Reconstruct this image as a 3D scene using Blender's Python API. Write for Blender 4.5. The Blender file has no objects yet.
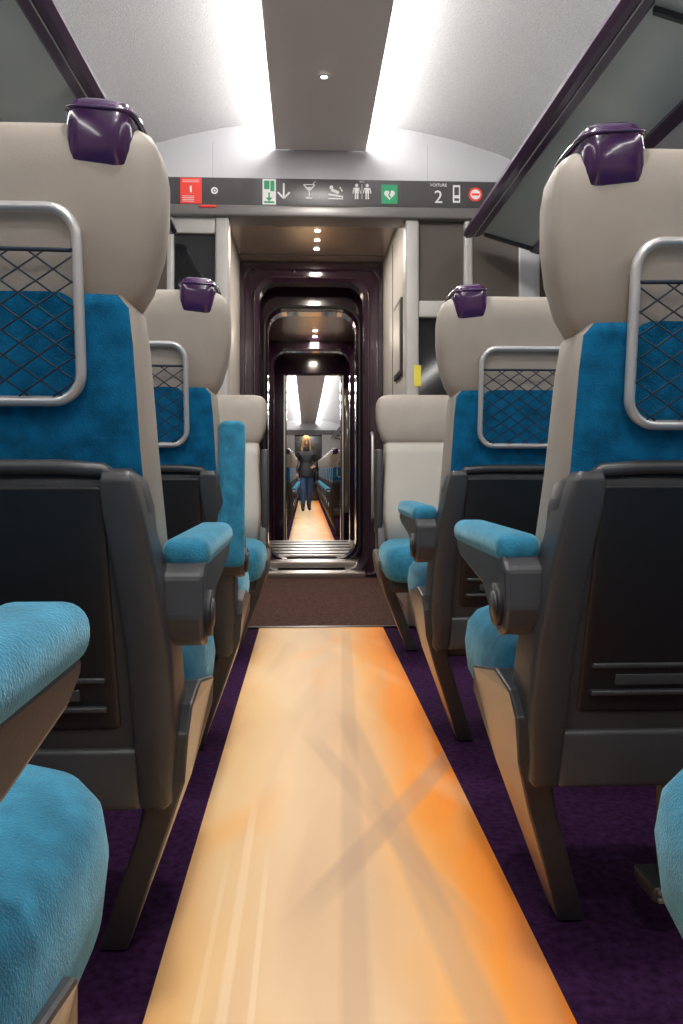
import bpy, bmesh, math, random
from mathutils import Vector, Matrix
random.seed(4)
sc = bpy.context.scene
COL = sc.collection
CX = 0.07          # aisle centre

# ------------------------------------------------------------------ materials
def mat(name, col, rough=.5, metal=0, bump=0, bscale=200, var=0, vscale=8, sheen=0, emit=None, estr=0, coat=0, alpha=1, spec=.5, stretch=None):
    m = bpy.data.materials.new(name); m.use_nodes = True
    nt = m.node_tree; b = nt.nodes['Principled BSDF']
    b.inputs['Base Color'].default_value = (*col, 1)
    b.inputs['Roughness'].default_value = rough
    b.inputs['Metallic'].default_value = metal
    b.inputs['Specular IOR Level'].default_value = spec
    if sheen:
        b.inputs['Sheen Weight'].default_value = sheen
        b.inputs['Sheen Roughness'].default_value = .4
        b.inputs['Sheen Tint'].default_value = (min(1, col[0]*1.5+.35), min(1, col[1]*1.5+.35), min(1, col[2]*1.3+.3), 1)
    if coat:
        b.inputs['Coat Weight'].default_value = coat
        b.inputs['Coat Roughness'].default_value = .08
    if emit:
        b.inputs['Emission Color'].default_value = (*emit, 1)
        b.inputs['Emission Strength'].default_value = estr
    b.inputs['Alpha'].default_value = alpha
    tc = nt.nodes.new('ShaderNodeTexCoord')
    src = tc.outputs['Object']
    if stretch:
        mp = nt.nodes.new('ShaderNodeMapping'); mp.inputs['Scale'].default_value = stretch
        nt.links.new(src, mp.inputs[0]); src = mp.outputs[0]
    if bump:
        n = nt.nodes.new('ShaderNodeTexNoise'); n.inputs['Scale'].default_value = bscale
        n.inputs['Detail'].default_value = 3
        nt.links.new(src, n.inputs['Vector'])
        bp = nt.nodes.new('ShaderNodeBump'); bp.inputs['Strength'].default_value = bump
        bp.inputs['Distance'].default_value = .002
        nt.links.new(n.outputs['Fac'], bp.inputs['Height'])
        nt.links.new(bp.outputs[0], b.inputs['Normal'])
    if var:
        n = nt.nodes.new('ShaderNodeTexNoise'); n.inputs['Scale'].default_value = vscale
        n.inputs['Detail'].default_value = 4
        nt.links.new(src, n.inputs['Vector'])
        r = nt.nodes.new('ShaderNodeValToRGB')
        r.color_ramp.elements[0].position = .3; r.color_ramp.elements[1].position = .7
        r.color_ramp.elements[0].color = (*[max(0, c*(1-var)) for c in col], 1)
        r.color_ramp.elements[1].color = (*[min(1, c*(1+var)) for c in col], 1)
        nt.links.new(n.outputs['Fac'], r.inputs[0]); nt.links.new(r.outputs[0], b.inputs['Base Color'])
    return m

M = {}
M['blue'] = mat('blue_velvet', (.004, .118, .26), .9, bump=.8, bscale=420, var=.32, vscale=40, sheen=.4, spec=.1)
M['bluel'] = mat('blue_velvet_light', (.032, .20, .33), .9, bump=.8, bscale=420, var=.26, vscale=42, sheen=.7, spec=.1)
M['cream'] = mat('cream_leather', (.345, .31, .272), .5, bump=.12, bscale=520, var=.05, vscale=10)
M['white'] = mat('offwhite_leather', (.40, .38, .345), .5, bump=.12, bscale=520)
M['shell'] = mat('charcoal_plastic', (.044, .046, .052), .36, bump=.15, bscale=700, var=.1)
M['black'] = mat('black_plastic', (.013, .013, .016), .42, bump=.15, bscale=600)
M['leg'] = mat('grey_metal_floor_reflection', (.27, .24, .21), .3, metal=.3, bump=.05, bscale=400)  # tan tone paints the floor's warm reflection into the leg's aisle side
M['silver'] = mat('satin_silver', (.60, .60, .61), .35, metal=.6)
M['net'] = mat('elastic_net', (.010, .022, .042), .7)
M['purple'] = mat('purple_gloss_plastic', (.045, .010, .075), .2, coat=.8)
M['rail'] = mat('purple_rail', (.035, .010, .05), .28, coat=.4)
M['purpled'] = mat('aubergine_lacquer', (.022, .008, .022), .15, coat=1)
M['carpet'] = mat('purple_carpet', (.042, .013, .055), .95, bump=.9, bscale=350, var=.5, vscale=60, spec=.1)
M['mat'] = mat('brown_entrance_mat', (.085, .045, .04), .95, bump=1, bscale=260, var=.5, vscale=90, spec=.1)
M['ceil'] = mat('ceiling_fabric', (.52, .52, .53), .9, bump=.8, bscale=160, var=.2, vscale=240)
M['panel'] = mat('ceiling_panel', (.70, .66, .64), .45, bump=.05, bscale=200)
M['bulk'] = mat('bulkhead_white', (.46, .46, .48), .5)
M['wall'] = mat('wall_laminate', (.42, .41, .40), .45, var=.03)
M['post'] = mat('grey_laminate', (.40, .385, .37), .4, var=.05)
M['lip'] = mat('grey_header_lip', (.17, .16, .155), .35, metal=.3)
M['seam'] = mat('panel_seam', (.30, .30, .31), .6)
M['band'] = mat('sign_band', (.062, .058, .062), .35)
M['champ'] = mat('champagne_metal', (.45, .37, .30), .2, metal=.6, var=.15, vscale=3)
M['steel'] = mat('brushed_steel', (.42, .38, .35), .3, metal=.9, bump=.2, bscale=60, stretch=(1, 20, 20))
M['glassd'] = mat('dark_glass', (.012, .013, .015), .08, coat=.5)
M['glassb'] = mat('tinted_glass', (.09, .075, .065), .12, coat=.5)
M['rackg'] = mat('rack_glass', (.48, .55, .53), .15, alpha=.85, coat=.4)
M['icon'] = mat('icon_white', (.75, .75, .75), .6)
M['red'] = mat('icon_red', (.75, .045, .03), .5)
M['green'] = mat('icon_green', (.01, .30, .12), .5)
M['yellow'] = mat('sticker_yellow', (.7, .6, .05), .5)
M['rubber'] = mat('black_rubber', (.012, .011, .012), .5)
M['strip'] = mat('cove_led', (1, 1, 1), .5, emit=(1, .97, .93), estr=35)
M['led'] = mat('downlight_led', (1, 1, 1), .5, emit=(1, .93, .82), estr=30)
M['skin'] = mat('skin', (.50, .30, .22), .5)
M['hair'] = mat('blonde_hair', (.52, .31, .11), .5, bump=1, bscale=90, var=.35, vscale=40, stretch=(3, 3, .4))
M['jacket'] = mat('black_jacket', (.010, .010, .012), .7, bump=.3, bscale=60)
M['jeans'] = mat('blue_jeans', (.035, .075, .165), .85, bump=.3, bscale=300, var=.2)
M['boot'] = mat('black_boots', (.01, .01, .01), .4)
M['eye'] = mat('eye_dark', (.02, .02, .03), .2)
M['lips'] = mat('lips', (.4, .10, .09), .4)

def runner_mat():
    m = bpy.data.materials.new('printed_aisle_carpet'); m.use_nodes = True
    nt = m.node_tree; b = nt.nodes['Principled BSDF']; N = nt.nodes.new; L = nt.links.new
    b.inputs['Roughness'].default_value = .5; b.inputs['Specular IOR Level'].default_value = .3
    tc = N('ShaderNodeTexCoord'); sp = N('ShaderNodeSeparateXYZ'); L(tc.outputs['Object'], sp.inputs[0])
    def mth(op, a, bb=None, c=None, clamp=False):
        n = N('ShaderNodeMath'); n.operation = op; n.use_clamp = clamp
        for i, v in enumerate((a, bb, c)):
            if v is None: continue
            if isinstance(v, (int, float)): n.inputs[i].default_value = v
            else: L(v, n.inputs[i])
        return n.outputs[0]
    def noise(sx, sy, det=2, rot=0):
        n = N('ShaderNodeTexNoise'); mp = N('ShaderNodeMapping'); mp.inputs['Scale'].default_value = (sx, sy, 1)
        mp0 = N('ShaderNodeMapping'); mp0.inputs['Rotation'].default_value = (0, 0, math.radians(rot))
        L(tc.outputs['Object'], mp0.inputs[0]); L(mp0.outputs[0], mp.inputs[0])
        L(mp.outputs[0], n.inputs['Vector']); n.inputs['Scale'].default_value = 1; n.inputs['Detail'].default_value = det
        return n.outputs['Fac']
    def mix(fac, c1, c2, mode='MIX'):
        q = N('ShaderNodeMixRGB'); q.blend_type = mode
        for i, v in enumerate((fac, c1, c2)):
            if isinstance(v, (int, float)): q.inputs[i].default_value = v
            elif isinstance(v, tuple): q.inputs[i].default_value = (*v, 1)
            else: L(v, q.inputs[i])
        return q.outputs[0]
    X, Y = sp.outputs[0], sp.outputs[1]
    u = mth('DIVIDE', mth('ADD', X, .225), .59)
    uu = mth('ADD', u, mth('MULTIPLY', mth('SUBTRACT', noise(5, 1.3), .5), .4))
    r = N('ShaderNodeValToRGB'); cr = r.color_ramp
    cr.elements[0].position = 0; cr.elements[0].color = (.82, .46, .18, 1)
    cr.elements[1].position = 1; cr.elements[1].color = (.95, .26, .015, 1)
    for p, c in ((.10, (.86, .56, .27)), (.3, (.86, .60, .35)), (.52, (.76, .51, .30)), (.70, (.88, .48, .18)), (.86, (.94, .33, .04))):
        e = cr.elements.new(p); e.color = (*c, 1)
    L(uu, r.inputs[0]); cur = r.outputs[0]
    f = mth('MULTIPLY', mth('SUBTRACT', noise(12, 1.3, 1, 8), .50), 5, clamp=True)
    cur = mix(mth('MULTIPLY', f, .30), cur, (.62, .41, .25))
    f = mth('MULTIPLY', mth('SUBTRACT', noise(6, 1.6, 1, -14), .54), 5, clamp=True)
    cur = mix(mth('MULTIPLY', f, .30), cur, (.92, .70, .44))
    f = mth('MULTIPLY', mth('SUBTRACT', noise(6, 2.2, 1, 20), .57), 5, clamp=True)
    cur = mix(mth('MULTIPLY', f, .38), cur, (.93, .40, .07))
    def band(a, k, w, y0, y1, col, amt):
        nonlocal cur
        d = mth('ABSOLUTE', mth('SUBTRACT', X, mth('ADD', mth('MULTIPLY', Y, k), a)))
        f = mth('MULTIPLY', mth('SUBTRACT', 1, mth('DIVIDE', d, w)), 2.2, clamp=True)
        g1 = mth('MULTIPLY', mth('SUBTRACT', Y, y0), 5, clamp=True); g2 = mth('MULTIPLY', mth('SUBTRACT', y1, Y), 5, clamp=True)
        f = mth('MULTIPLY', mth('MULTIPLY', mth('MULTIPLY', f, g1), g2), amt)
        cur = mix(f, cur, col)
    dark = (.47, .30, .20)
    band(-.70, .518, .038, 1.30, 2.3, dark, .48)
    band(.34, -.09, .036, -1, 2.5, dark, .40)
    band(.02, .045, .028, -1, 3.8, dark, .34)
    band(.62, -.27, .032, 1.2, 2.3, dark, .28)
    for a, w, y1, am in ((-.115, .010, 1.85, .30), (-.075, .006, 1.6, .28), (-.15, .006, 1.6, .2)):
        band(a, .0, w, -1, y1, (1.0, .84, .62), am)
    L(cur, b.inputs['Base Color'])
    n3 = N('ShaderNodeTexNoise'); n3.inputs['Scale'].default_value = 500; L(tc.outputs['Object'], n3.inputs['Vector'])
    bp = N('ShaderNodeBump'); bp.inputs['Strength'].default_value = .3; bp.inputs['Distance'].default_value = .001
    L(n3.outputs['Fac'], bp.inputs['Height']); L(bp.outputs[0], b.inputs['Normal'])
    return m
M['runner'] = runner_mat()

# ------------------------------------------------------------------ mesh helpers
def mk(name, verts, faces, mats, matfn=None, smooth=False):
    me = bpy.data.meshes.new(name)
    me.from_pydata([tuple(v) for v in verts], [], faces)
    bm = bmesh.new(); bm.from_mesh(me)
    bmesh.ops.recalc_face_normals(bm, faces=bm.faces)
    bm.to_mesh(me); bm.free()
    if not isinstance(mats, (list, tuple)): mats = [mats]
    for m in mats: me.materials.append(M[m])
    for p in me.polygons:
        p.use_smooth = smooth
        if matfn: p.material_index = matfn(p)
    return me

def loft(name, rings, mats, matfn=None, smooth=True, closed=False):
    n = len(rings[0]); v = [p for r in rings for p in r]; f = []
    R = len(rings)
    for i in range(R if closed else R-1):
        a = i*n; c = ((i+1) % R)*n
        for j in range(n):
            k = (j+1) % n
            f.append((a+j, a+k, c+k, c+j))
    if not closed:
        f.append(tuple(range(n))[::-1]); f.append(tuple(range((R-1)*n, R*n)))
    return mk(name, v, f, mats, matfn, smooth)

def sup(cx, cy, z, a, b, n=5, k=40):
    out = []
    for i in range(k):
        t = 2*math.pi*i/k; c, s = math.cos(t), math.sin(t)
        out.append((cx+a*math.copysign(abs(c)**(2/n), c), cy+b*math.copysign(abs(s)**(2/n), s), z))
    return out

def boxm(name, x0, x1, y0, y1, z0, z1, m, bev=0, seg=3):
    bm = bmesh.new(); bmesh.ops.create_cube(bm, size=1)
    for v in bm.verts:
        v.co = Vector(((x0+x1)/2+v.co.x*(x1-x0), (y0+y1)/2+v.co.y*(y1-y0), (z0+z1)/2+v.co.z*(z1-z0)))
    if bev:
        bmesh.ops.bevel(bm, geom=bm.edges[:], offset=bev, segments=seg, profile=.5, affect='EDGES')
    me = bpy.data.meshes.new(name); bm.to_mesh(me); bm.free(); me.materials.append(M[m])
    if bev:
        for p in me.polygons: p.use_smooth = True
    return me

def prism(name, poly, x0f, x1f, mats, matfn=None, bev=.004):
    n = len(poly)
    v = [(x0f(y, z), y, z) for y, z in poly]+[(x1f(y, z), y, z) for y, z in poly]
    f = [tuple(range(n)), tuple(range(n, 2*n))[::-1]]+[(i, (i+1) % n, n+(i+1) % n, n+i) for i in range(n)]
    me = mk(name, v, f, mats, matfn)
    if bev:
        bm = bmesh.new(); bm.from_mesh(me)
        bmesh.ops.bevel(bm, geom=bm.edges[:], offset=bev, segments=2, profile=.5, affect='EDGES')
        bm.to_mesh(me); bm.free()
    return me

def tube(name, path, r, m, k=8, closed=False, smooth=True):
    rings = []; P = [Vector(p) for p in path]; n = len(P)
    for i, p in enumerate(P):
        if closed: d = P[(i+1) % n]-P[i-1]
        else: d = P[min(i+1, n-1)]-P[max(i-1, 0)]
        d.normalize(); up = Vector((0, 1, 0)) if abs(d.y) < .9 else Vector((1, 0, 0))
        a = d.cross(up).normalized(); b = d.cross(a).normalized()
        ra, rb = r if isinstance(r, tuple) else (r, r)
        rings.append([tuple(p+a*ra*math.cos(2*math.pi*j/k)+b*rb*math.sin(2*math.pi*j/k)) for j in range(k)])
    return loft(name, rings, m, smooth=smooth, closed=closed)

def join(name, meshes):
    mats = []; v = []; f = []; mi = []; sm = []
    for me in meshes:
        off = len(v); v += [tuple(x.co) for x in me.vertices]
        mp = []
        for m in me.materials:
            if m not in mats: mats.append(m)
            mp.append(mats.index(m))
        for p in me.polygons:
            f.append([off+i for i in p.vertices]); mi.append(mp[p.material_index]); sm.append(p.use_smooth)
    o = bpy.data.meshes.new(name); o.from_pydata(v, [], f)
    for m in mats: o.materials.append(m)
    for p, a, s in zip(o.polygons, mi, sm): p.material_index = a; p.use_smooth = s
    return o

def ob(name, me, parent=None, mw=None):
    o = bpy.data.objects.new(name, me); COL.objects.link(o)
    if parent: o.parent = parent
    if mw is not None: o.matrix_local = mw
    return o

def empty(name, loc=(0, 0, 0), rz=0, sx=1):
    e = bpy.data.objects.new(name, None); COL.objects.link(e); e.location = loc
    e.rotation_euler = (0, 0, rz); e.scale = (sx, 1, 1); e.empty_display_size = .1
    return e

def box(name, *a, parent=None, **k): return ob(name, boxm(name, *a, **k), parent)

def rrect(x0, x1, z0, z1, r, n=6):
    out = []
    for cx, cz, a0 in ((x1-r, z1-r, 0), (x0+r, z1-r, 90), (x0+r, z0+r, 180), (x1-r, z0+r, 270)):
        for i in range(n+1):
            a = math.radians(a0+90*i/n); out.append((cx+r*math.cos(a), cz+r*math.sin(a)))
    return out

def frame(name, y0, y1, outer, inner, m, bev=.0):
    O = rrect(*outer); I = rrect(*inner)
    g = bev
    I2 = rrect(inner[0]-g, inner[1]+g, inner[2]-g, inner[3]+g, inner[4]+g)
    rings = [[(x, y0, z) for x, z in O], [(x, y0, z) for x, z in I2]]
    if g: rings.append([(x, y0+g, z) for x, z in I])
    else: rings[-1] = [(x, y0, z) for x, z in I]
    rings += [[(x, y1, z) for x, z in I], [(x, y1, z) for x, z in O]]
    return loft(name, rings, m, closed=True, smooth=False)

# ------------------------------------------------------------------ seat (aisle side at local x=0, outward +x, faces +y)
def yr(z): return .03+(.75-z)*(.30 if z < .75 else .12)
UPPER = {'headrest', 'backrest', 'grab_handle', 'pocket_frame', 'pocket_backing', 'pocket_liner', 'pocket_net'}
def seat_parts(facing=False):
    P = []
    C = .205
    hr = [(.922, .150, .025), (.930, .168, .040), (.955, .182, .048), (1.0, .196, .055), (1.05, .203, .058), (1.10, .204, .058),
          (1.130, .200, .055), (1.150, .190, .047), (1.160, .174, .037), (1.166, .148, .018)]
    P.append(('headrest', loft('headrest', [sup(C, .062-(z-.93)*.10, z, a, b, 5, 48) for z, a, b in hr], 'cream')))
    br = [(.46, .155, .05), (.48, .175, .065), (.60, .183, .07), (.75, .178, .065), (.88, .172, .058), (.925, .168, .053), (.94, .155, .04)]
    bl = 'white' if facing else 'blue'
    P.append(('backrest', loft('backrest', [sup(C, yr(z)+.004+b, z, a, b, 6, 48) for z, a, b in br], ['cream', bl],
              lambda p: 1 if abs(p.normal.y) > .75 else 0)))
    cu = [(.335, .185, .185), (.345, .20, .20), (.37, .212, .212), (.42, .217, .217), (.455, .212, .212), (.475, .198, .2), (.487, .175, .18), (.492, .13, .14)]
    P.append(('seat_cushion', loft('seat_cushion', [sup(C, .41, z, a, b, 4.5, 56) for z, a, b in cu], 'bluel')))
    P.append(('seat_pan', boxm('seat_pan', .02, .39, .17, .55, .29, .345, 'black', .012)))
    rings = []
    for z, a in ((.285, .165), (.30, .18), (.5, .185), (.70, .185), (.735, .178), (.752, .16)):
        rings.append(sup(C, yr(z)+.03, z, a, .035 if z < .74 else .02, 8, 40))
    P.append(('back_shell', loft('back_shell', rings, 'shell')))
    rings = []
    for z, a in ((.405, .135), (.41, .14), (.725, .14), (.73, .135)):
        rings.append(sup(C+.005, yr(z)+.004, z, a, .012, 10, 40))
    P.append(('shell_inset', loft('shell_inset', rings, 'black')))
    for nm, s in (('side_post_aisle', 1), ('side_post_window', -1)):
        rings = []
        for z, cx, a, b in ((.29, .030, .014, .035), (.30, .028, .022, .045), (.40, .022, .029, .055), (.52, .024, .029, .050), (.62, .034, .027, .040), (.70, .046, .025, .034), (.735, .05, .022, .028), (.748, .052, .016, .016)):
            x = cx if s > 0 else .41-cx
            rings.append(sup(x, yr(z)+b*.55-.012, z, a, b, 8, 28))
        P.append((nm, loft(nm, rings, 'shell')))
    P.append(('shell_rim', tube('shell_rim', [(.05, yr(.742)-.004, .735), (.07, yr(.748)-.004, .75), (.12, yr(.75)-.005, .754), (.29, yr(.75)-.005, .754), (.34, yr(.748)-.004, .75), (.36, yr(.742)-.004, .735)], .009, 'shell', 10)))
    P.append(('lower_crossbar', boxm('lower_crossbar', .045, .365, yr(.34)-.022, yr(.34)+.05, .292, .378, 'shell', .010)))
    P.append(('latch_bars', join('latch_bars', [boxm('a', .085, .345, yr(.44)-.016, yr(.44)+.01, .432, .440, 'shell', .003),
                                   boxm('b', .085, .345, yr(.475)-.012, yr(.475)+.01, .472, .480, 'shell', .003),
                                   boxm('c', .12, .30, yr(.452)-.012, yr(.452)+.004, .447, .463, 'shell', .002)])))
    if not facing:
        rings = []
        for z, a, b, y in ((1.106, .036, .054, .047), (1.111, .040, .060, .046), (1.130, .0415, .063, .045), (1.155, .0415, .065, .044), (1.172, .0405, .064, .043), (1.182, .037, .059, .042), (1.188, .029, .050, .042)):
            rings.append(sup(.074, y, z, a, b, 5, 36))
        cap = loft('grab_handle', rings, 'purple')
        rimt = tube('r', [(.074+.0425*math.copysign(abs(math.cos(t))**.4, math.cos(t)), .045+.066*math.copysign(abs(math.sin(t))**.4, math.sin(t)), 1.172) for t in [2*math.pi*i/40 for i in range(40)]], .003, 'purple', 6, closed=True)
        me = join('grab_handle', [cap, rimt])
        R = Matrix.Translation((.074, 0, 1.14)) @ Matrix.Rotation(math.radians(-4), 4, 'Y') @ Matrix.Translation((-.074, 0, -1.14))
        me.transform(R); P.append(('grab_handle', me))
        px0, px1, pz0, pz1 = .098, .312, .808, 1.035
        def py(z): return -.020+(1.04-z)*.13
        path = [(x, py(z), z) for x, z in rrect(px0, px1, pz0, pz1, .034, 8)]
        P.append(('pocket_frame', tube('pocket_frame', path, (.0066, .0085), 'silver', 10, closed=True)))
        P.append(('pocket_backing', loft('pocket_backing', [[(x, py(z)+.008+d, z) for x, z in rrect(px0+.002, px1-.002, pz0+.002, .94, .03, 6)] for d in (0, .03)], 'blue', smooth=False)))
        P.append(('pocket_liner', loft('pocket_liner', [[(x, py(z)+.012+d, z) for x, z in rrect(px0+.002, px1-.002, .90, pz1-.002, .03, 6)] for d in (0, .03)], 'cream', smooth=False)))
        cords = []
        ztop = .985
        def bow(x, z):
            u = (x-px0)/(px1-px0); w = (z-pz0)/(ztop-pz0)
            return py(z)-.004-.014*math.sin(math.pi*u)*math.sin(math.pi*min(1, w*.8+.1))
        step = .029
        for sgn in (1, -1):
            c = -1.5
            while c < 1.5:
                pts = []
                for i in range(60):
                    x = px0+(px1-px0)*i/59
                    z = (pz0+ztop)/2+sgn*(x-.205)*.72+c
                    if pz0+.004 <= z <= ztop: pts.append((x, bow(x, z), z))
                if len(pts) > 5: cords.append(tube('c', pts[::5]+[pts[-1]], .0012, 'net', 4))
                c += step
        cords.append(tube('c', [(px0+(px1-px0)*i/10, bow(px0+(px1-px0)*i/10, ztop), ztop) for i in range(11)], .0028, 'net', 6))
        P.append(('pocket_net', join('pocket_net', cords)))
    else:
        P.append(('side_wing', boxm('side_wing', -.008, .022, .06, .16, .50, .90, 'shell', .008)))
    return P

def leg_mesh():
    poly = [(.115, .40), (.15, .43), (.24, .44), (.405, .405), (.41, .36), (.38, .25), (.372, 0.004), (.305, 0.004), (.19, .24), (.13, .33)]
    sh = lambda z: -.020+.124*min(1, max(0, 1-z/.345))
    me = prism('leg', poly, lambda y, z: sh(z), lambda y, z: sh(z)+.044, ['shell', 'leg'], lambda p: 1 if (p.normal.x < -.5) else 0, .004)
    return me
def armrest_mesh():
    poly = [(.075, .615), (.07, .56), (.085, .53), (.115, .517), (.15, .53), (.22, .575), (.40, .60), (.425, .612), (.43, .628), (.10, .632)]
    body = prism('armrest_body', poly, lambda y, z: -.045, lambda y, z: .010, 'shell', None, .006)
    disc = tube('d', [(-.052, .112, .562), (-.050, .112, .562), (-.03, .112, .562)], .03, 'black', 24)
    disc2 = tube('d2', [(-.054, .112, .562), (-.050, .112, .562)], .018, 'shell', 24)
    pad = boxm('armrest_pad', -.050, .014, .095, .44, .620, .661, 'bluel', .018, 5)
    return join('armrest_body', [body, disc, disc2]), pad

PART = seat_parts(); PARTF = seat_parts(True)
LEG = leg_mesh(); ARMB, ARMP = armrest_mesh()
FOOT = join('footrest', [boxm('a', .225, .295, .22, .30, .075, .10, 'shell', .005),
                         boxm('t1', .23, .29, .214, .222, .078, .086, 'leg', .002), boxm('t2', .23, .29, .214, .222, .090, .098, 'leg', .002),
                         boxm('b', .25, .273, .24, .27, .09, .32, 'black', .003)])
PIVOT = Vector((0, .112, .562))
def arm(parent, raised=False, off=(0, 0, 0)):
    T = Matrix.Translation(off)
    if raised: T = T @ Matrix.Translation(PIVOT) @ Matrix.Rotation(math.radians(84), 4, 'X') @ Matrix.Translation(-PIVOT)
    ob('armrest_body', ARMB, parent, T); ob('armrest_pad', ARMP, parent, T)

BEAM = boxm('seat_beam', .03, .83, .24, .32, .25, .30, 'shell', .01)
def seat(side, y, z=0, facing=False, raised=False, lift=0, aoff=(0, 0, 0)):
    x = CX+.245*side
    if facing:
        e = empty('train_seat', (x, y, z), math.pi, -side); e.scale.z = .935
    else:
        e = empty('train_seat', (x, y, z), 0, side)
    for off in (0, .455):
        for nm, me in (PARTF if facing else PART):
            T = Matrix.Translation((off, .03*(lift > 0)*(nm in UPPER), lift if nm in UPPER else 0))
            if lift and nm == 'headrest':
                T = T @ Matrix.Translation((0, 0, .93)) @ Matrix.Scale(.93, 4, (0, 0, 1)) @ Matrix.Translation((0, 0, -.93))
            if lift and nm == 'grab_handle': T = T @ Matrix.Translation((0, 0, -.018))
            ob(nm, me, e, T)
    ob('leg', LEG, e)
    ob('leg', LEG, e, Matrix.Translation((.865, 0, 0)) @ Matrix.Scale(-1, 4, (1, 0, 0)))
    ob('seat_beam', BEAM, e)
    ob('footrest', FOOT, e)
    if not facing: arm(e, raised, aoff)
    ob('centre_armrest_body', ARMB, e, Matrix.Translation((.455, 0, 0))); ob('centre_armrest_pad', ARMP, e, Matrix.Translation((.455, 0, 0)))
    return e

seat(1, .145, aoff=(.018, -.07, 0)); seat(1, 1.0); seat(1, 1.88)
seat(-1, .15, aoff=(.012, -.06, .006)); seat(-1, .95, lift=.026); seat(-1, 1.84, raised=True, aoff=(.018, 0, -.03))
seat(1, 3.66, facing=True); seat(-1, 3.70, facing=True)

# ------------------------------------------------------------------ coach shell
def coach(y0, y1, z):
    XL, XR = CX-1.36, CX+1.36
    box('floor', XL-.1, XR+.1, y0, y1, z-.06, z, 'carpet')
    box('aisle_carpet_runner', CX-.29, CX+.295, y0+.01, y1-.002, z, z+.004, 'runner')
    for s, nm in ((-1, 'wall_left'), (1, 'wall_right')):
        x = XL if s < 0 else XR
        box(nm, min(x, x+s*.08), max(x, x+s*.08), y0, y1, z, z+2.3, 'wall')
    k = 1; yy = y0+.4
    while yy+1.3 < y1:
        for s in (-1, 1):
            xin = XL if s < 0 else XR
            e = empty('window_%d' % k); k += 1
            R1 = rrect(yy, yy+1.2, z+.85, z+1.5, .1); R2 = rrect(yy+.04, yy+1.16, z+.89, z+1.46, .08)
            fr = loft('frame', [[(xin, a, b) for a, b in R1], [(xin-s*.02, a, b) for a, b in R1], [(xin-s*.02, a, b) for a, b in R2], [(xin, a, b) for a, b in R2]], 'bulk', smooth=False, closed=True)
            ob('frame', fr, e)
            ob('pane', mk('pane', [(xin-s*.004, a, b) for a, b in R2], [tuple(range(len(R2)))], 'glassd'), e)
        yy += 1.75
    prof = [(0, 2.395), (.25, 2.39), (.45, 2.37), (.65, 2.325), (.85, 2.265), (1.0, 2.20), (1.15, 2.11), (1.28, 1.99), (1.36, 1.86)]
    full = [(-a, b) for a, b in prof[::-1]]+prof[1:]
    v = []; f = []
    for yv in (y0, y1):
        for a, b in full: v.append((CX+a, yv, z+b))
        for a, b in full: v.append((CX+a*1.02, yv, z+b+.04))
    n = len(full)
    for j in range(n-1):
        f.append((j, j+1, 2*n+j+1, 2*n+j)); f.append((n+j, n+j+1, 3*n+j+1, 3*n+j))
    f.append((0, n, 3*n, 2*n)); f.append((n-1, 2*n-1, 4*n-1, 3*n-1))
    ob('ceiling', mk('ceiling', v, f, 'ceil', smooth=True))
    pe = empty('ceiling_light_panel')
    ob('panel', boxm('panel', CX-.215, CX+.215, y0+.02, y1-.005, z+2.265, z+2.28, 'panel', .004), pe)
    ob('spine', boxm('spine', CX-.15, CX+.15, y0+.02, y1-.005, z+2.28, z+2.40, 'bulk'), pe)
    for s in (-1, 1):
        xs = CX+s*.158
        ob('cove_led', boxm('cove_led', min(xs, xs+s*.012), max(xs, xs+s*.012), y0+.03, y1-.01, z+2.295, z+2.345, 'strip'), pe)
    yy = y1-.72
    while yy > y0+.3:
        ob('downlight', tube('downlight', [(CX+.0, yy, z+2.2655), (CX+.0, yy, z+2.2635)], .012, 'led', 20), pe)
        ob('downlight_bezel', tube('bz', [(CX+.016*math.cos(a*.3927), yy+.016*math.sin(a*.3927), z+2.264) for a in range(16)], .004, 'silver', 6, closed=True), pe)
        yy -= 1.2
    for s in (-1, 1):
        e = empty('luggage_rack')
        X = lambda d: CX+s*d
        def bar(nm, pts, m):
            ob(nm, loft(nm, [[(X(d), yv, z+h) for d, h in pts] for yv in (y0+.05, y1-.12)], m, smooth=False), e)
        bar('front_rail', [(.658, 1.838), (.674, 1.824), (.735, 1.834), (.745, 1.842), (.745, 1.862), (.69, 1.868), (.660, 1.855)], 'rail')
        bar('rail_seam', [(.700, 1.826), (.704, 1.826), (.704, 1.83), (.700, 1.83)], 'silver')
        bar('glass_shelf', [(.742, 1.845), (.98, 1.778), (.98, 1.786), (.742, 1.853)], 'rackg')
        bar('rear_rail', [(.97, 1.765), (1.01, 1.752), (1.02, 1.775), (.98, 1.795)], 'rail')
        bar('wall_bracket', [(1.01, 1.755), (1.36, 1.62), (1.36, 1.70), (1.01, 1.785)], 'bulk')
        yb = y1-.14
        while yb > y0+.2:
            rings = [[(X(.75), yb+d, z+1.827+h) for d, h in ((0, 0), (-.014, 0), (-.014, .02), (0, .02))], [(X(.99), yb+d, z+1.757+h) for d, h in ((0, 0), (-.014, 0), (-.014, .02), (0, .02))]]
            ob('bracket', loft('bracket', rings, 'shell', smooth=False), e)
            yb -= 1.8

coach(-3.2, 3.8, 0)
XL, XR = CX-1.36, CX+1.36
box('wall_back', XL, XR, -3.28, -3.2, 0, 2.4, 'wall')

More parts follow.
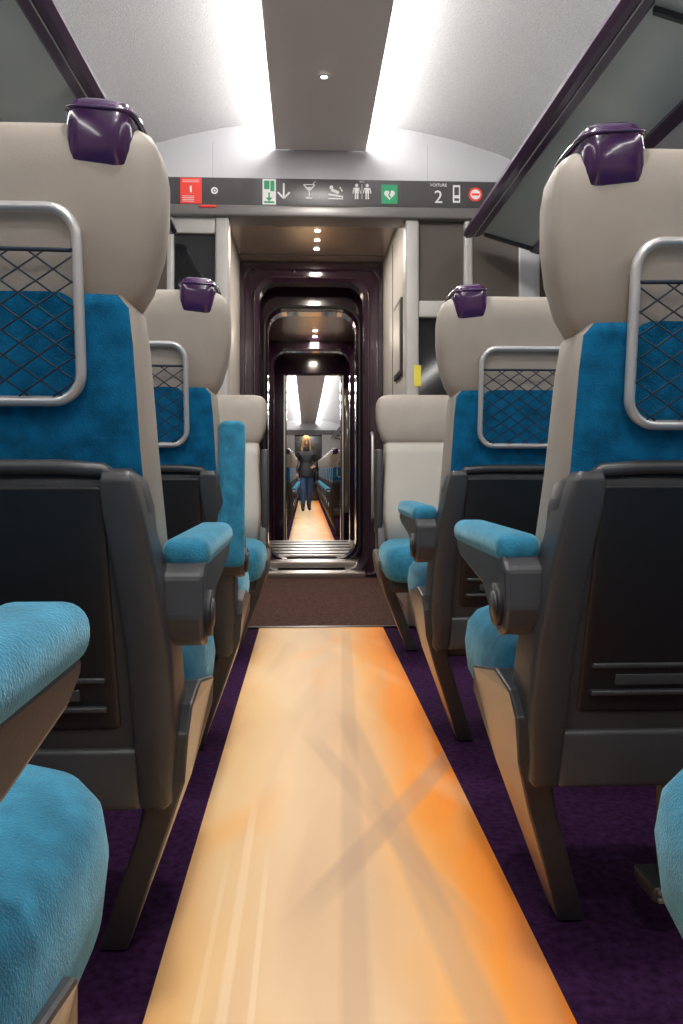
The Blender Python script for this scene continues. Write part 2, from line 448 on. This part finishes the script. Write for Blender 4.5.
# ------------------------------------------------------------------ end wall with doorway and glass partitions
EY = 3.8
ew = empty('wall_front')
def ewb(n, *a, **k): ob(n, boxm(n, *a, **k), ew)
ewb('bulkhead', XL, XR, EY, EY+.12, 2.125, 2.42, 'bulk')
for x in (-.44, .58): ewb('seam', x-.001, x+.001, EY-.001, EY+.01, 2.13, 2.30, 'seam')
ewb('header_lip', XL, XR, EY-.02, EY+.14, 1.945, 2.0, 'lip', bev=.01)
ewb('header_core', XL, XR, EY+.02, EY+.12, 1.99, 2.13, 'post')
ewb('post_l', -.43, -.365, EY, EY+.10, 0, 1.95, 'post', bev=.012)
ewb('post_r', .475, .54, EY, EY+.10, 0, 1.95, 'post', bev=.012)
ewb('post_l2', -.66, -.625, EY, EY+.08, 0, 1.95, 'post', bev=.01)
ewb('post_r2', .76, .80, EY, EY+.08, 0, 1.95, 'post', bev=.01)
ewb('glass_l', -.63, -.43, EY+.03, EY+.05, .9, 1.95, 'glassd')
ewb('glass_l_base', -.63, -.43, EY+.02, EY+.07, 0, .9, 'post')
ewb('glass_frame_l', -.625, -.43, EY+.01, EY+.06, 1.87, 1.95, 'post', bev=.006)
ewb('glass_r_up', .54, .76, EY+.03, EY+.05, 1.56, 1.95, 'glassb')
ewb('glass_r_bar', .54, .80, EY+.0, EY+.06, 1.48, 1.56, 'post', bev=.008)
ewb('glass_r_low', .54, .76, EY+.03, EY+.05, .95, 1.48, 'glassd')
ewb('glass_r_base', .54, .80, EY+.02, EY+.07, 0, .95, 'post')
ewb('sticker', .515, .548, EY-.003, EY+.03, 1.15, 1.25, 'yellow')
ewb('partition_l', XL, -.655, EY, EY+.08, 0, 1.95, 'glassb')
ewb('partition_r', .80, XR, EY, EY+.08, 0, 1.95, 'glassb')
ewb('partition_trim_r', 1.02, 1.12, EY-.015, EY+.02, 0, 1.95, 'bulk', bev=.008)
ewb('partition_trim_l', -.98, -.88, EY-.015, EY+.02, 0, 1.95, 'bulk', bev=.008)

# sign band
sg = empty('overhead_sign_panel', (0, EY, 0))
SX0, SX1, SZ0, SZ1 = -.70, .935, 1.998, 2.128
ob('band', boxm('band', SX0-.30, SX1+.25, -.012, .02, SZ0, SZ1, 'band', .004), sg)
ob('display_lip', boxm('display_lip', -.50, -.42, -.026, .0, 1.982, 1.994, 'red', .004), sg)
Yf = -.0125
def flat(name, polys, m, layer=0):
    ms = []
    for p in polys:
        n = len(p); y1 = Yf-.0015*(layer+1)
        v = [(x, y1, z) for x, z in p]+[(x, Yf+.002, z) for x, z in p]
        ms.append(mk('p', v, [tuple(range(n)), tuple(range(n, 2*n))]+[(i, (i+1) % n, n+(i+1) % n, n+i) for i in range(n)], m))
    ob(name, join(name, ms), sg)
def rect(x0, x1, z0, z1): return [(x0, z0), (x1, z0), (x1, z1), (x0, z1)]
def circ(x, z, r, n=20): return [(x+r*math.cos(2*math.pi*i/n), z+r*math.sin(2*math.pi*i/n)) for i in range(n)]
def ringp(x, z, r0, r1, n=20):
    out = []
    for i in range(n):
        a, b = 2*math.pi*i/n, 2*math.pi*(i+1)/n
        out.append([(x+r0*math.cos(a), z+r0*math.sin(a)), (x+r1*math.cos(a), z+r1*math.sin(a)), (x+r1*math.cos(b), z+r1*math.sin(b)), (x+r0*math.cos(b), z+r0*math.sin(b))])
    return out
def line(a, b, w):
    d = Vector((b[0]-a[0], b[1]-a[1])).normalized()*w/2; n = (-d.y, d.x)
    return [(a[0]+n[0], a[1]+n[1]), (b[0]+n[0], b[1]+n[1]), (b[0]-n[0], b[1]-n[1]), (a[0]-n[0], a[1]-n[1])]
ZC = 2.065
flat('alarm_sign', [rect(-.59, -.49, 2.003, 2.123)], 'red')
flat('alarm_glyph', [rect(-.545, -.536, 2.055, 2.085)]+[rect(-.58, -.502, 2.103+.008*i, 2.105+.008*i) for i in range(2)]+[rect(-.58, -.525, 2.012+.008*i, 2.014+.008*i) for i in range(4)], 'icon', 1)
flat('smoke_detector', ringp(-.43, ZC, .010, .016)+[circ(-.43, ZC, .005)], 'icon')
flat('exit_sign', [rect(-.205, -.142, 2.003, 2.123)], 'icon')
flat('exit_glyph', [rect(-.198, -.172, 2.075, 2.115), rect(-.168, -.149, 2.065, 2.115), rect(-.198, -.149, 2.01, 2.018), [(-.190, 2.035), (-.174, 2.018), (-.158, 2.035)], rect(-.178, -.170, 2.03, 2.06)], 'green', 1)
flat('arrow_down', [line((-.105, 2.105), (-.105, 2.035), .008), line((-.105, 2.033), (-.133, 2.062), .008), line((-.105, 2.033), (-.077, 2.062), .008)], 'icon')
for xs in (-.04, .055, .165, .255, .345, .455): flat('divider', [rect(xs-.001, xs+.001, 2.01, 2.118)], 'shell')
flat('cocktail_glass', [line((-.012, 2.10), (.015, 2.068), .005), line((.042, 2.10), (.015, 2.068), .005), line((-.012, 2.10), (.042, 2.10), .004), line((.015, 2.068), (.015, 2.038), .005), line((0, 2.036), (.03, 2.036), .006), [(0, 2.088), (.03, 2.088), (.015, 2.070)], line((.03, 2.10), (.045, 2.117), .003)], 'icon')
flat('nursery_icon', [line((.105, 2.055), (.175, 2.045), .008), circ(.12, 2.088, .009, 12), line((.12, 2.078), (.155, 2.062), .014), line((.105, 2.035), (.175, 2.035), .006), line((.16, 2.09), (.172, 2.07), .006)], 'icon')
def man(x): return [circ(x, 2.10, .008, 12), rect(x-.010, x+.010, 2.063, 2.089), rect(x-.008, x-.002, 2.035, 2.063), rect(x+.002, x+.008, 2.035, 2.063), line((x-.013, 2.088), (x-.018, 2.062), .004), line((x+.013, 2.088), (x+.018, 2.062), .004)]
flat('toilet_icon', man(.24)+man(.29)+[rect(.264, .266, 2.035, 2.105)], 'icon')
flat('defibrillator_sign', [rect(.358, .434, 2.015, 2.105)], 'green')
flat('defibrillator_heart', [[(.396+.0016*16*(math.sin(t)**3), 2.058+.0016*(13*math.cos(t)-5*math.cos(2*t)-2*math.cos(3*t)-math.cos(4*t))) for t in [2*math.pi*i/28 for i in range(28)]]], 'icon', 1)
flat('heart_bolt', [line((.401, 2.072), (.392, 2.056), .006), line((.392, 2.056), (.401, 2.042), .006)], 'green', 2)
flat('phone_icon', [rect(.700, .734, 2.025, 2.108)], 'icon')
flat('phone_screen', [rect(.706, .728, 2.06, 2.098), rect(.706, .728, 2.033, 2.045)], 'band', 1)
flat('no_smoking_disc', [circ(.808, ZC, .033, 28)], 'icon')
flat('no_smoking_ring', ringp(.808, ZC, .024, .033, 28)+[rect(.79, .826, ZC-.005, ZC+.005)], 'red', 1)
def text(name, s, x, z, size, m):
    c = bpy.data.curves.new(name, 'FONT'); c.body = s; c.size = size; c.align_x = 'CENTER'; c.extrude = .001
    c.materials.append(M[m]); o = bpy.data.objects.new(name, c); COL.objects.link(o); o.parent = sg
    o.location = (x, Yf-.002, z); o.rotation_euler = (math.pi/2, 0, 0)
text('coach_label', 'VOITURE', .63, 2.100, .020, 'icon')
text('coach_number', '2', .63, 2.022, .085, 'icon')
text('toilet_label', 'WC', .265, 2.112, .014, 'icon')

# ------------------------------------------------------------------ vestibule
box('vestibule_floor', -1.2, 1.35, EY, 5.62, -.06, 0, 'black')
box('vestibule_mat', -.46, .54, EY, 5.5, 0, .006, 'mat')
box('trim_1', -.46, .54, EY-.012, EY+.006, .004, .009, 'lip')
box('wall_vestibule_left', -.52, -.46, EY+.10, 5.6, 0, 2.2, 'post')
vr = empty('wall_vestibule_right')
ob('panel', boxm('panel', .54, .60, EY+.10, 5.6, 0, 2.2, 'post'), vr)
ob('seam', boxm('seam', .537, .541, 4.95, 4.965, .1, 2.15, 'shell'), vr)
nb = empty('wall_notice_frame')
ob('frame', boxm('frame', .527, .541, 4.45, 4.80, 1.28, 1.72, 'shell', .008), nb)
ob('sheet', boxm('sheet', .5245, .528, 4.48, 4.77, 1.31, 1.69, 'post'), nb)
e = empty('vestibule_ceiling')
ob('panel', boxm('panel', -.52, .60, EY+.12, 5.62, 2.2, 2.24, 'champ'), e)
for y in (4.45, 4.65, 4.85, 5.05, 5.25):
    ob('downlight', tube('dl', [(.07, y, 2.2005), (.07, y, 2.197)], .016, 'led', 16), e)
for y in (4.3, 5.4): ob('joint', boxm('joint', -.46, .54, y, y+.01, 2.198, 2.201, 'shell'), e)

pf = empty('door_1')
ob('outer_frame', frame('outer_frame', 5.60, 5.78, (-.52, .60, 0, 2.24, .01), (-.33, .41, .045, 2.07, .13), 'purpled', .03), pf)
ob('architrave', frame('architrave', 5.57, 5.60, (-.455, .535, .0, 2.19, .03), (-.42, .50, .03, 2.14, .06), 'purpled', .01), pf)
ob('edge_trim', tube('edge_trim', [(x, 5.598, z) for x, z in rrect(-.36, .44, .02, 2.10, .15, 8)], .009, 'purpled', 8, closed=True), pf)
ob('inner_frame', frame('inner_frame', 5.95, 6.15, (-.55, .63, 0, 2.24, .01), (-.285, .375, .085, 1.93, .14), 'purpled', .03), pf)
ob('inner_seal', tube('inner_seal', [(x, 5.945, z) for x, z in rrect(-.31, .40, .06, 1.96, .15, 8)], .012, 'rubber', 8, closed=True), pf)
ob('jamb', join('jamb', [boxm('a', -.55, -.50, 5.78, 5.95, 0, 2.2, 'purpled'), boxm('b', .58, .63, 5.78, 5.95, 0, 2.2, 'purpled'), boxm('c', -.5, .6, 5.78, 5.95, 2.14, 2.24, 'champ')]), pf)
for x in (-.385, .46):
    ob('pull_handle', tube('bar', [(x, 5.575, .40), (x, 5.52, .43), (x, 5.52, .98), (x, 5.575, 1.01)], .011, 'silver', 10), pf)
ob('step', boxm('step', -.33, .41, 5.50, 5.80, 0, .045, 'steel', .006), pf)
ob('step_upper', boxm('step_upper', -.33, .41, 5.80, 6.12, 0, .085, 'steel', .006), pf)
gw = empty('gangway_bellows')
ob('bridge_plate', boxm('bridge_plate', -.36, .45, 6.12, 7.4, .04, .10, 'steel', .004), gw)
for y in (6.2, 6.45, 6.7, 6.95, 7.2): ob('rib', boxm('rib', -.30, .38, y, y+.03, .10, .106, 'rubber', .002), gw)
for k in range(11):
    y = 6.15+k*.12
    for s, x in ((-1, -.36), (1, .45)):
        ob('fold', boxm('fold', min(x, x+s*.1), max(x, x+s*.1), y+.01, y+.10, -.1, 2.0, 'rubber', .02), gw)
ob('skin_l', boxm('skin_l', -.46, -.42, 6.15, 8.4, -.15, 2.0, 'rubber'), gw)
ob('skin_r', boxm('skin_r', .51, .55, 6.15, 8.4, -.15, 2.0, 'rubber'), gw)
ob('ceiling_panel', boxm('ceiling_panel', -.46, .55, 6.15, 8.4, 1.95, 2.0, 'champ'), gw)
for y in (6.9, 7.2, 7.5, 7.8): ob('downlight', tube('dl', [(.08, y, 1.9505), (.08, y, 1.946)], .018, 'led', 16), gw)
FZ = -.15
box('floor_gangway', -.46, .55, 7.4, 9.7, FZ-.06, FZ, 'mat')
pg = empty('door_2')
ob('frame', frame('frame', 7.45, 7.60, (-.5, .6, FZ, 2.0, .01), (-.30, .41, FZ+.01, 1.86, .12), 'purpled', .02), pg)
ob('door_wall', frame('door_wall', 8.40, 8.50, (-.62, .76, FZ, 2.1, .01), (-.205, .365, FZ+.005, 1.75, .02), 'purpled', .015), pg)
ob('door_edge_l', boxm('door_edge_l', -.235, -.215, 8.36, 8.395, FZ+.02, 1.74, 'silver', .004), pg)
ob('door_edge_r', boxm('door_edge_r', .375, .395, 8.36, 8.395, FZ+.02, 1.74, 'silver', .004), pg)
ob('door_glass', boxm('door_glass', .40, .50, 8.37, 8.395, .3, 1.6, 'glassb', .004), pg)
box('wall_gangway_left', -.60, -.56, 8.5, 9.7, FZ, 2.1, 'post')
box('wall_gangway_right', .70, .74, 8.5, 9.7, FZ, 2.1, 'post')
e = empty('gangway_ceiling')
ob('panel', boxm('panel', -.60, .74, 8.5, 9.7, 2.06, 2.1, 'champ'), e)
for y in (8.7, 9.0, 9.3): ob('downlight', tube('dl', [(.08, y, 2.0605), (.08, y, 2.056)], .02, 'led', 16), e)

# ------------------------------------------------------------------ far coach
coach(9.7, 23.5, FZ)
e2 = empty('wall_far_near_end')
ob('header', boxm('header', XL, XR, 9.7, 9.8, 1.98, 2.3, 'bulk'), e2)
ob('side_l', boxm('side_l', XL, -.35, 9.7, 9.8, FZ, 2.0, 'glassb'), e2)
ob('side_r', boxm('side_r', .5, XR, 9.7, 9.8, FZ, 2.0, 'glassb'), e2)
e3 = empty('wall_far_end')
ob('header', boxm('header', XL, XR, 23.5, 23.6, 1.80, 2.3, 'bulk'), e3)
ob('sign', boxm('sign', XL, XR, 23.47, 23.5, 1.78, 1.92, 'band'), e3)
ob('side_l', boxm('side_l', XL, -.33, 23.5, 23.6, FZ, 1.8, 'post'), e3)
ob('side_r', boxm('side_r', .47, XR, 23.5, 23.6, FZ, 1.8, 'post'), e3)
ob('door', boxm('door', -.33, .47, 23.9, 24.0, FZ, 1.8, 'purpled'), e3)
ob('door_glass', boxm('door_glass', -.1, .24, 23.88, 23.9, .6, 1.5, 'glassb'), e3)
ob('vest_floor', boxm('vest_floor', -.4, .55, 23.5, 24.0, FZ-.05, FZ, 'mat'), e3)
y = 10.6
while y < 22.6:
    seat(1, y, FZ); seat(-1, y, FZ); y += 1.0

# ------------------------------------------------------------------ woman in the far coach
def skinmesh(name, chains, sub=2):
    v = []; e = []; r = []; roots = []
    for vs, es in chains:
        o = len(v); roots.append(o)
        for a in vs: v.append(a[:3]); r.append(a[3:5])
        e += [(a+o, b+o) for a, b in es]
    me = bpy.data.meshes.new(name); me.from_pydata(v, e, [])
    o = bpy.data.objects.new(name+'_tmp', me); COL.objects.link(o)
    sk = o.modifiers.new('s', 'SKIN'); sk.use_smooth_shade = True
    ss = o.modifiers.new('u', 'SUBSURF'); ss.levels = sub; ss.render_levels = sub
    for i, d in enumerate(me.skin_vertices[0].data):
        d.radius = r[i]; d.use_root = i in roots
    bpy.context.view_layer.update()
    dg = bpy.context.evaluated_depsgraph_get()
    out = bpy.data.meshes.new_from_object(o.evaluated_get(dg)); out.name = name
    bpy.data.objects.remove(o)
    return out
def woman(loc, rz):
    e = empty('woman_walking', loc, rz)
    V = [(0, 0, .86, .155, .12), (0, .0, 1.0, .13, .10), (0, 0, 1.14, .15, .115), (0, .005, 1.26, .14, .10), (0, .01, 1.335, .085, .07), (0, .01, 1.39, .052, .052), (0, .0, 1.45, .05, .05)]
    E = [(i, i+1) for i in range(6)]
    def add(par, pts):
        i = par
        for p in pts: V.append(p); E.append((i, len(V)-1)); i = len(V)-1
    add(0, [(-.085, -.02, .74, .098, .10), (-.085, -.10, .44, .068, .07), (-.085, -.12, .12, .048, .052), (-.09, -.17, .05, .044, .04), (-.095, -.26, .034, .038, .028)])
    add(0, [(.085, .02, .74, .098, .10), (.085, .03, .44, .068, .07), (.085, .16, .14, .048, .052), (.09, .13, .055, .044, .04), (.095, .05, .034, .038, .028)])
    hands = []
    for s, pts in ((-1, [(-.150, .01, 1.255, .060, .058), (-.190, .02, 1.19, .058, .058), (-.215, .03, 1.05, .054, .054), (-.215, -.06, .84, .042, .042), (-.21, -.075, .80, .028, .022)]),
                   (1, [(.150, .01, 1.255, .060, .058), (.190, .02, 1.19, .058, .058), (.228, .04, 1.06, .054, .054), (.17, -.13, .96, .042, .042), (.15, -.17, .955, .028, .022)])):
        add(3, pts); hands.append((s, Vector(pts[-1][:3]), (Vector(pts[-1][:3])-Vector(pts[-2][:3])).normalized()))
    body = skinmesh('body', [(V, E)])
    for m in ('jacket', 'jeans', 'boot', 'skin'): body.materials.append(M[m])
    for p in body.polygons:
        c = p.center; p.use_smooth = True
        armz = abs(c.x) > .13 and c.z > .76
        if c.z < .15: p.material_index = 2
        elif c.z < .80 and not armz: p.material_index = 1
        elif c.z > 1.385: p.material_index = 3
        else: p.material_index = 0
        for s, q, d in hands:
            if (c-q).length < .035: p.material_index = 3
    ob('body', body, e)
    ob('jacket_hem', loft('jacket_hem', [sup(0, 0, z, a, b, 2.3, 36) for z, a, b in ((.74, .172, .150), (.76, .176, .154), (.86, .165, .140), (.97, .138, .115), (1.04, .122, .098), (1.09, .10, .08))], 'jacket'), e)
    ob('collar', loft('collar', [sup(0, .008, z, a, b, 2.2, 28) for z, a, b in ((1.32, .10, .08), (1.36, .074, .072), (1.395, .064, .066), (1.40, .058, .060))], 'jacket'), e)
    for s, q, d in hands:
        n = Vector((s, 0, 0)); n = (n-d*n.dot(d)).normalized(); t = d.cross(n).normalized()
        if t.y > 0: t = -t
        P_ = lambda a, b, c: q+d*a+t*b+n*c
        def v5(p, r, r2=None): return (p.x, p.y, p.z, r, r2 or r)
        ch = [([v5(P_(-.01, 0, 0), .022, .018), v5(P_(.03, 0, 0), .032, .016), v5(P_(.075, 0, 0), .034, .014)], [(0, 1), (1, 2)])]
        for k, ln in enumerate((.062, .070, .066, .052)):
            b = .028-.0185*k
            ch.append(([v5(P_(.07, b, 0), .0095), v5(P_(.07+ln*.5, b, -.006), .009), v5(P_(.07+ln*.85, b*.95, -.018), .0085), v5(P_(.07+ln*.98, b*.9, -.034), .0075)], [(0, 1), (1, 2), (2, 3)]))
        ch.append(([v5(P_(.015, .024, 0), .0125), v5(P_(.045, .048, -.010), .0105), v5(P_(.072, .052, -.018), .009)], [(0, 1), (1, 2)]))
        hm = skinmesh('hand', ch, 1); hm.materials.append(M['skin']); ob('hand', hm, e)
    bm = bmesh.new(); bmesh.ops.create_uvsphere(bm, u_segments=40, v_segments=32, radius=1)
    for v in bm.verts:
        x, y_, z = v.co
        jaw = 1-.28*max(0, -z)
        X_, Y_, Z_ = x*.072*jaw, y_*.088*(1-.12*max(0, -z)), z*.112
        if y_ < 0:
            Y_ -= .022*math.exp(-((x/.16)**2+((z+.12)/.18)**2))
            Y_ += .010*math.exp(-(((abs(x)-.38)/.18)**2+((z-.05)/.13)**2))
            Y_ -= .006*math.exp(-((x/.3)**2+((z+.48)/.10)**2))
            Y_ -= .010*math.exp(-((x/.3)**2+((z+.85)/.18)**2))
        v.co = (X_, Y_, Z_)
    me = bpy.data.meshes.new('head'); bm.to_mesh(me); bm.free(); me.materials.append(M['skin'])
    for p in me.polygons: p.use_smooth = True
    HT = Matrix.Translation((0, -.012, 1.515)) @ Matrix.Rotation(math.radians(10), 4, 'X')
    parts = [me]
    for s in (-1, 1):
        parts.append(tube('eye', [(s*.027, -.070, .006), (s*.027, -.079, .006)], (.006, .011), 'eye', 12))
        parts.append(tube('brow', [(s*.014, -.083, .024), (s*.028, -.082, .029), (s*.042, -.074, .025)], .003, 'hair', 6))
        parts.append(tube('ear', [(s*.066, .0, -.01), (s*.077, .008, -.01)], (.018, .011), 'skin', 12))
    parts.append(tube('mouth', [(0, -.080, -.053), (0, -.089, -.053)], (.005, .020), 'lips', 12))
    ob('head', join('head', parts), e, HT)
    prof = [(.128, .02), (.122, .035), (.105, .060), (.07, .080), (.02, .089), (-.04, .091), (-.10, .094), (-.16, .104), (-.21, .108), (-.25, .092), (-.27, .06)]
    rings = []
    for z, r in prof:
        ring = []
        op = 0 if z > .055 else min(1, (.055-z)/.05)
        half = math.radians(180-44*op)
        for i in range(37):
            a = math.pi/2+half*(i-18)/18
            w_ = 1+.035*math.sin(i*2.1+z*30)
            ring.append((r*.96*w_*math.cos(a), .008+r*1.12*w_*math.sin(a)*(1 if z > -.1 else .9), z))
        rings.append(ring)
    v = [p for r in rings for p in r]; f = []
    for i in range(len(rings)-1):
        for j in range(36): f.append((i*37+j, i*37+j+1, (i+1)*37+j+1, (i+1)*37+j))
    f.append(tuple(range(36)))
    hair = bpy.data.meshes.new('hair'); hair.from_pydata(v, [], f); hair.materials.append(M['hair'])
    for p in hair.polygons: p.use_smooth = True
    h = ob('hair', hair, e, HT)
    so = h.modifiers.new('thick', 'SOLIDIFY'); so.thickness = .012; so.offset = -1
    ob('shoulder_bag', loft('bag', [sup(.235, .09, z, a, b, 5, 24) for z, a, b in ((.66, .045, .12), (.68, .055, .14), (.84, .05, .13), (.90, .028, .12))], 'boot'), e)
    ob('bag_strap', tube('bag_strap', [(.235, .17, .88), (.22, .13, 1.12), (.15, .07, 1.31), (.15, -.04, 1.315), (.20, -.07, 1.2), (.255, .0, 1.0), (.24, .0, .88)], (.012, .004), 'boot', 8), e)
    return e
woman((.0, 17.5, FZ+.006), math.radians(8))

# ------------------------------------------------------------------ lights
def area(name, loc, sx, sy, en, col=(1, .96, .9), rot=(0, 0, 0)):
    l = bpy.data.lights.new(name, 'AREA'); l.shape = 'RECTANGLE'; l.size = sx; l.size_y = sy; l.energy = en; l.color = col
    o = bpy.data.objects.new(name, l); COL.objects.link(o); o.location = loc; o.rotation_euler = rot
    return o
for i, y in enumerate((3.08, 1.88, .68, -.52, -1.72)):
    area('far_fill_lamp', (CX, y, 2.26), .12, .12, 12)
for s in (-1, 1):   # under-rack reading light strips
    area('reading_light_strip', (CX+s*1.12, .3, 1.68), .04, 6.2, 17, rot=(0, s*math.radians(28), 0))
for y in (11, 13, 15, 17, 19, 21):
    area('far_fill_lamp', (CX, y, 2.10), .3, 1.2, 28)  # extra area lamps added to brighten the far coach
area('vestibule_lamp', (.07, 4.85, 2.19), .08, 1.0, 20, (1, .88, .74))
area('gangway_lamp', (.08, 7.3, 1.94), .08, 1.4, 14, (1, .85, .68))
area('gangway_lamp', (.08, 9.0, 2.05), .08, .8, 12, (1, .88, .74))
w = bpy.data.worlds.new('night'); sc.world = w; w.use_nodes = True
w.node_tree.nodes['Background'].inputs[0].default_value = (.02, .025, .04, 1)
w.node_tree.nodes['Background'].inputs[1].default_value = .5

# ------------------------------------------------------------------ camera
cam = bpy.data.cameras.new('camera'); co = bpy.data.objects.new('camera', cam); COL.objects.link(co)
co.location = (0, 0, .75); co.rotation_euler = (math.pi/2, 0, -math.radians(2.54))
cam.sensor_fit = 'AUTO'; cam.sensor_width = 36; cam.lens = 28.125; cam.shift_y = -42/1024; cam.clip_start = .02
sc.camera = co
sc.view_settings.view_transform = 'Standard'
sc.view_settings.exposure = 0
